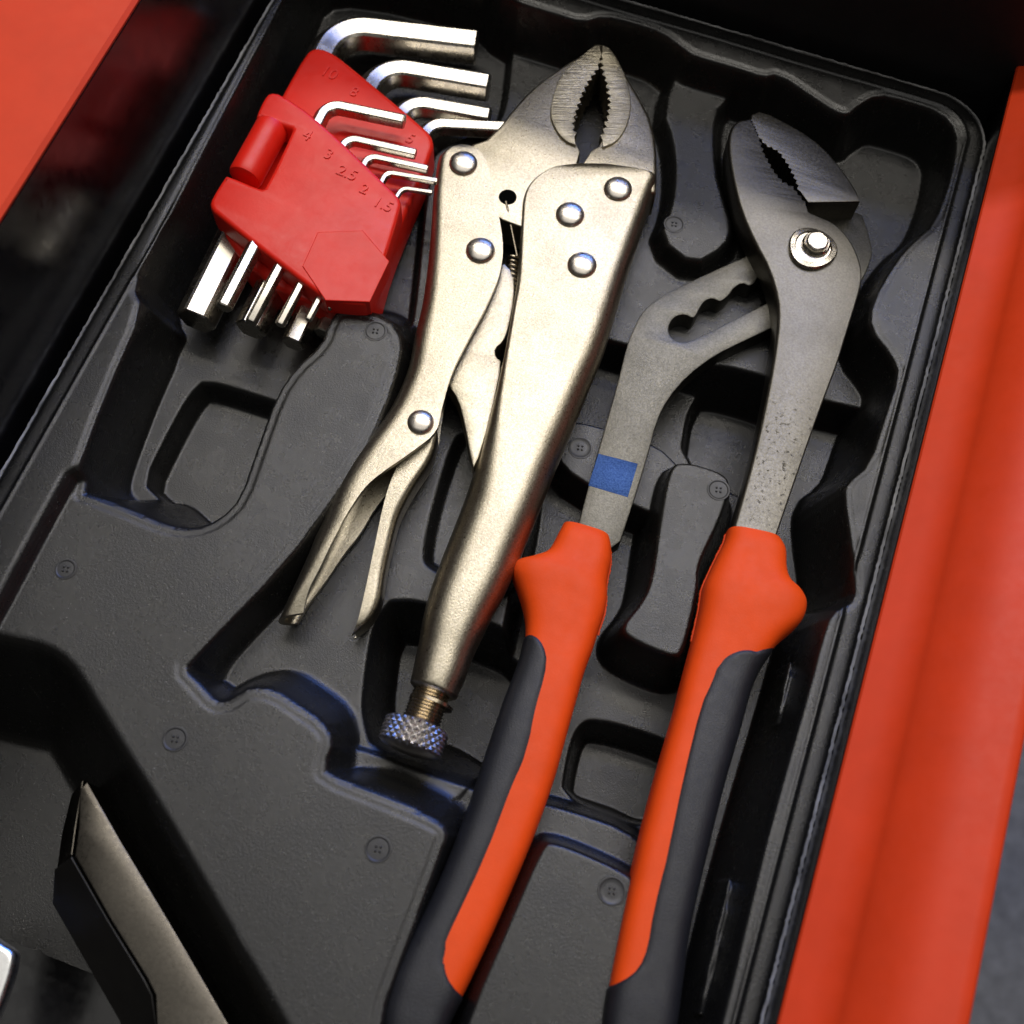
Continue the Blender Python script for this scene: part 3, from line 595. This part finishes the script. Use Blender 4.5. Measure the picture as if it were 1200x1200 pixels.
lh = [(659, 618, 713, 634, .80), (654, 628, 715, 645, .92), (641, 650, 715, 662, .98), (622, 658, 712, 677, 1.04), (604, 663, 710, 692, 1.10), (600, 674, 710, 706, 1.10), (607, 694, 707, 723, 1.06), (614, 718, 701, 741, 1.03), (616, 742, 694, 763, 1), (611, 770, 684, 790, 1), (602, 797, 675, 822, 1), (590, 828, 666, 854, 1), (569, 890, 648, 918, 1), (545, 962, 622, 990, 1), (510, 1048, 585, 1077, 1), (474, 1118, 550, 1152, 1), (458, 1160, 531, 1188, .98), (452, 1205, 515, 1222, .9), (470, 1240, 497, 1245, .5)]
handle(lh, -13, -12, 15.5, [(560, 728), (613, 741), (627, 746), (637, 759), (641, 778), (632, 817), (615, 887), (604, 913), (569, 1007), (534, 1077), (521, 1112), (521, 1136), (528, 1154), (548, 1174), (620, 1230), (450, 1330), (400, 1100)], 'left')
rh = [(851, 624, 912, 637, .80), (847, 638, 918, 650, .92), (838, 656, 919, 671, .98), (829, 675, 924, 686, 1.04), (822, 692, 936, 698, 1.10), (819, 712, 942, 713, 1.12), (814, 736, 935, 733, 1.08), (809, 757, 908, 758, 1.03), (803, 780, 887, 787, 1), (797, 803, 875, 815, 1), (789, 835, 864, 855, 1), (769, 904, 843, 928, 1), (748, 984, 823, 1008, 1), (730, 1066, 805, 1088, 1), (717, 1130, 796, 1150, 1), (708, 1180, 789, 1200, 1), (704, 1225, 778, 1240, .92), (712, 1255, 760, 1262, .5)]
handle(rh, -8, -9, 15.5, [(950, 735), (890, 765), (873, 762), (855, 767), (841, 780), (834, 800), (821, 827), (800, 913), (783, 997), (765, 1070), (759, 1110), (749, 1135), (730, 1150), (700, 1162), (660, 1320), (850, 1320), (900, 1000), (950, 800)], 'right')

# ------------------------------------------------------------------ lower left compartment
snip = thing('snips', at(140, 1080, -27), 'dark worn steel jaw of a tool in the lower left compartment', 'hand tool')
zt_ = -14
def plane(p, q_, r_):
    n_ = np.cross(np.array(q_) - np.array(p), np.array(r_) - np.array(p)); return lambda x, y: p[2] - (n_[0] * (x - p[0]) + n_[1] * (y - p[1])) / n_[2]
p1, p2, p3 = at(101, 914, -18), at(88, 1003, zt_), at(180, 1162, zt_)
topf = plane(at(92, 970, zt_), at(182, 1166, zt_), at(268, 1204, zt_ - 1.5))
plate('jaw_body', A2([(93, 924), (101, 916), (140, 985), (205, 1094), (268, 1204), (330, 1310), (240, 1330), (186, 1240), (182, 1166), (172, 1146), (130, 1078), (88, 1003), (92, 970)], zt_), -40, zt_, 'jaw_dark', snip, .35, 2, zt=topf)
plate('tip_bevel', A2([(100, 915), (91, 970), (87, 1003), (58, 1016), (64, 972), (78, 928)], zt_ - 3), -40, zt_, 'jaw_dark', snip, .3, 2, zt=plane(at(100, 915, zt_ - .6), at(87, 1003, zt_ - .6), at(58, 1016, -26)))
plate('lower_blade', A2([(58, 1017), (87, 1004), (130, 1079), (172, 1147), (181, 1166), (186, 1300), (150, 1300), (128, 1197), (48, 1056)], zt_ - 3), -40, zt_, 'jaw_black', snip, .4, 2, zt=plane(at(87, 1004, zt_ - .8), at(172, 1147, zt_ - .8), at(48, 1056, -27)))
rod = thing('polished_tool_end', at(-20, 1140, -27), 'bright rounded metal end of a tool at the left picture edge', 'hand tool')
plate('shank', smooth(A2([(-60, 1060), (-2, 1103), (16, 1113), (17, 1128), (6, 1165), (-20, 1230), (-90, 1260)], -16), 2), -20, -16, 'satin', rod, 1.6, 4)
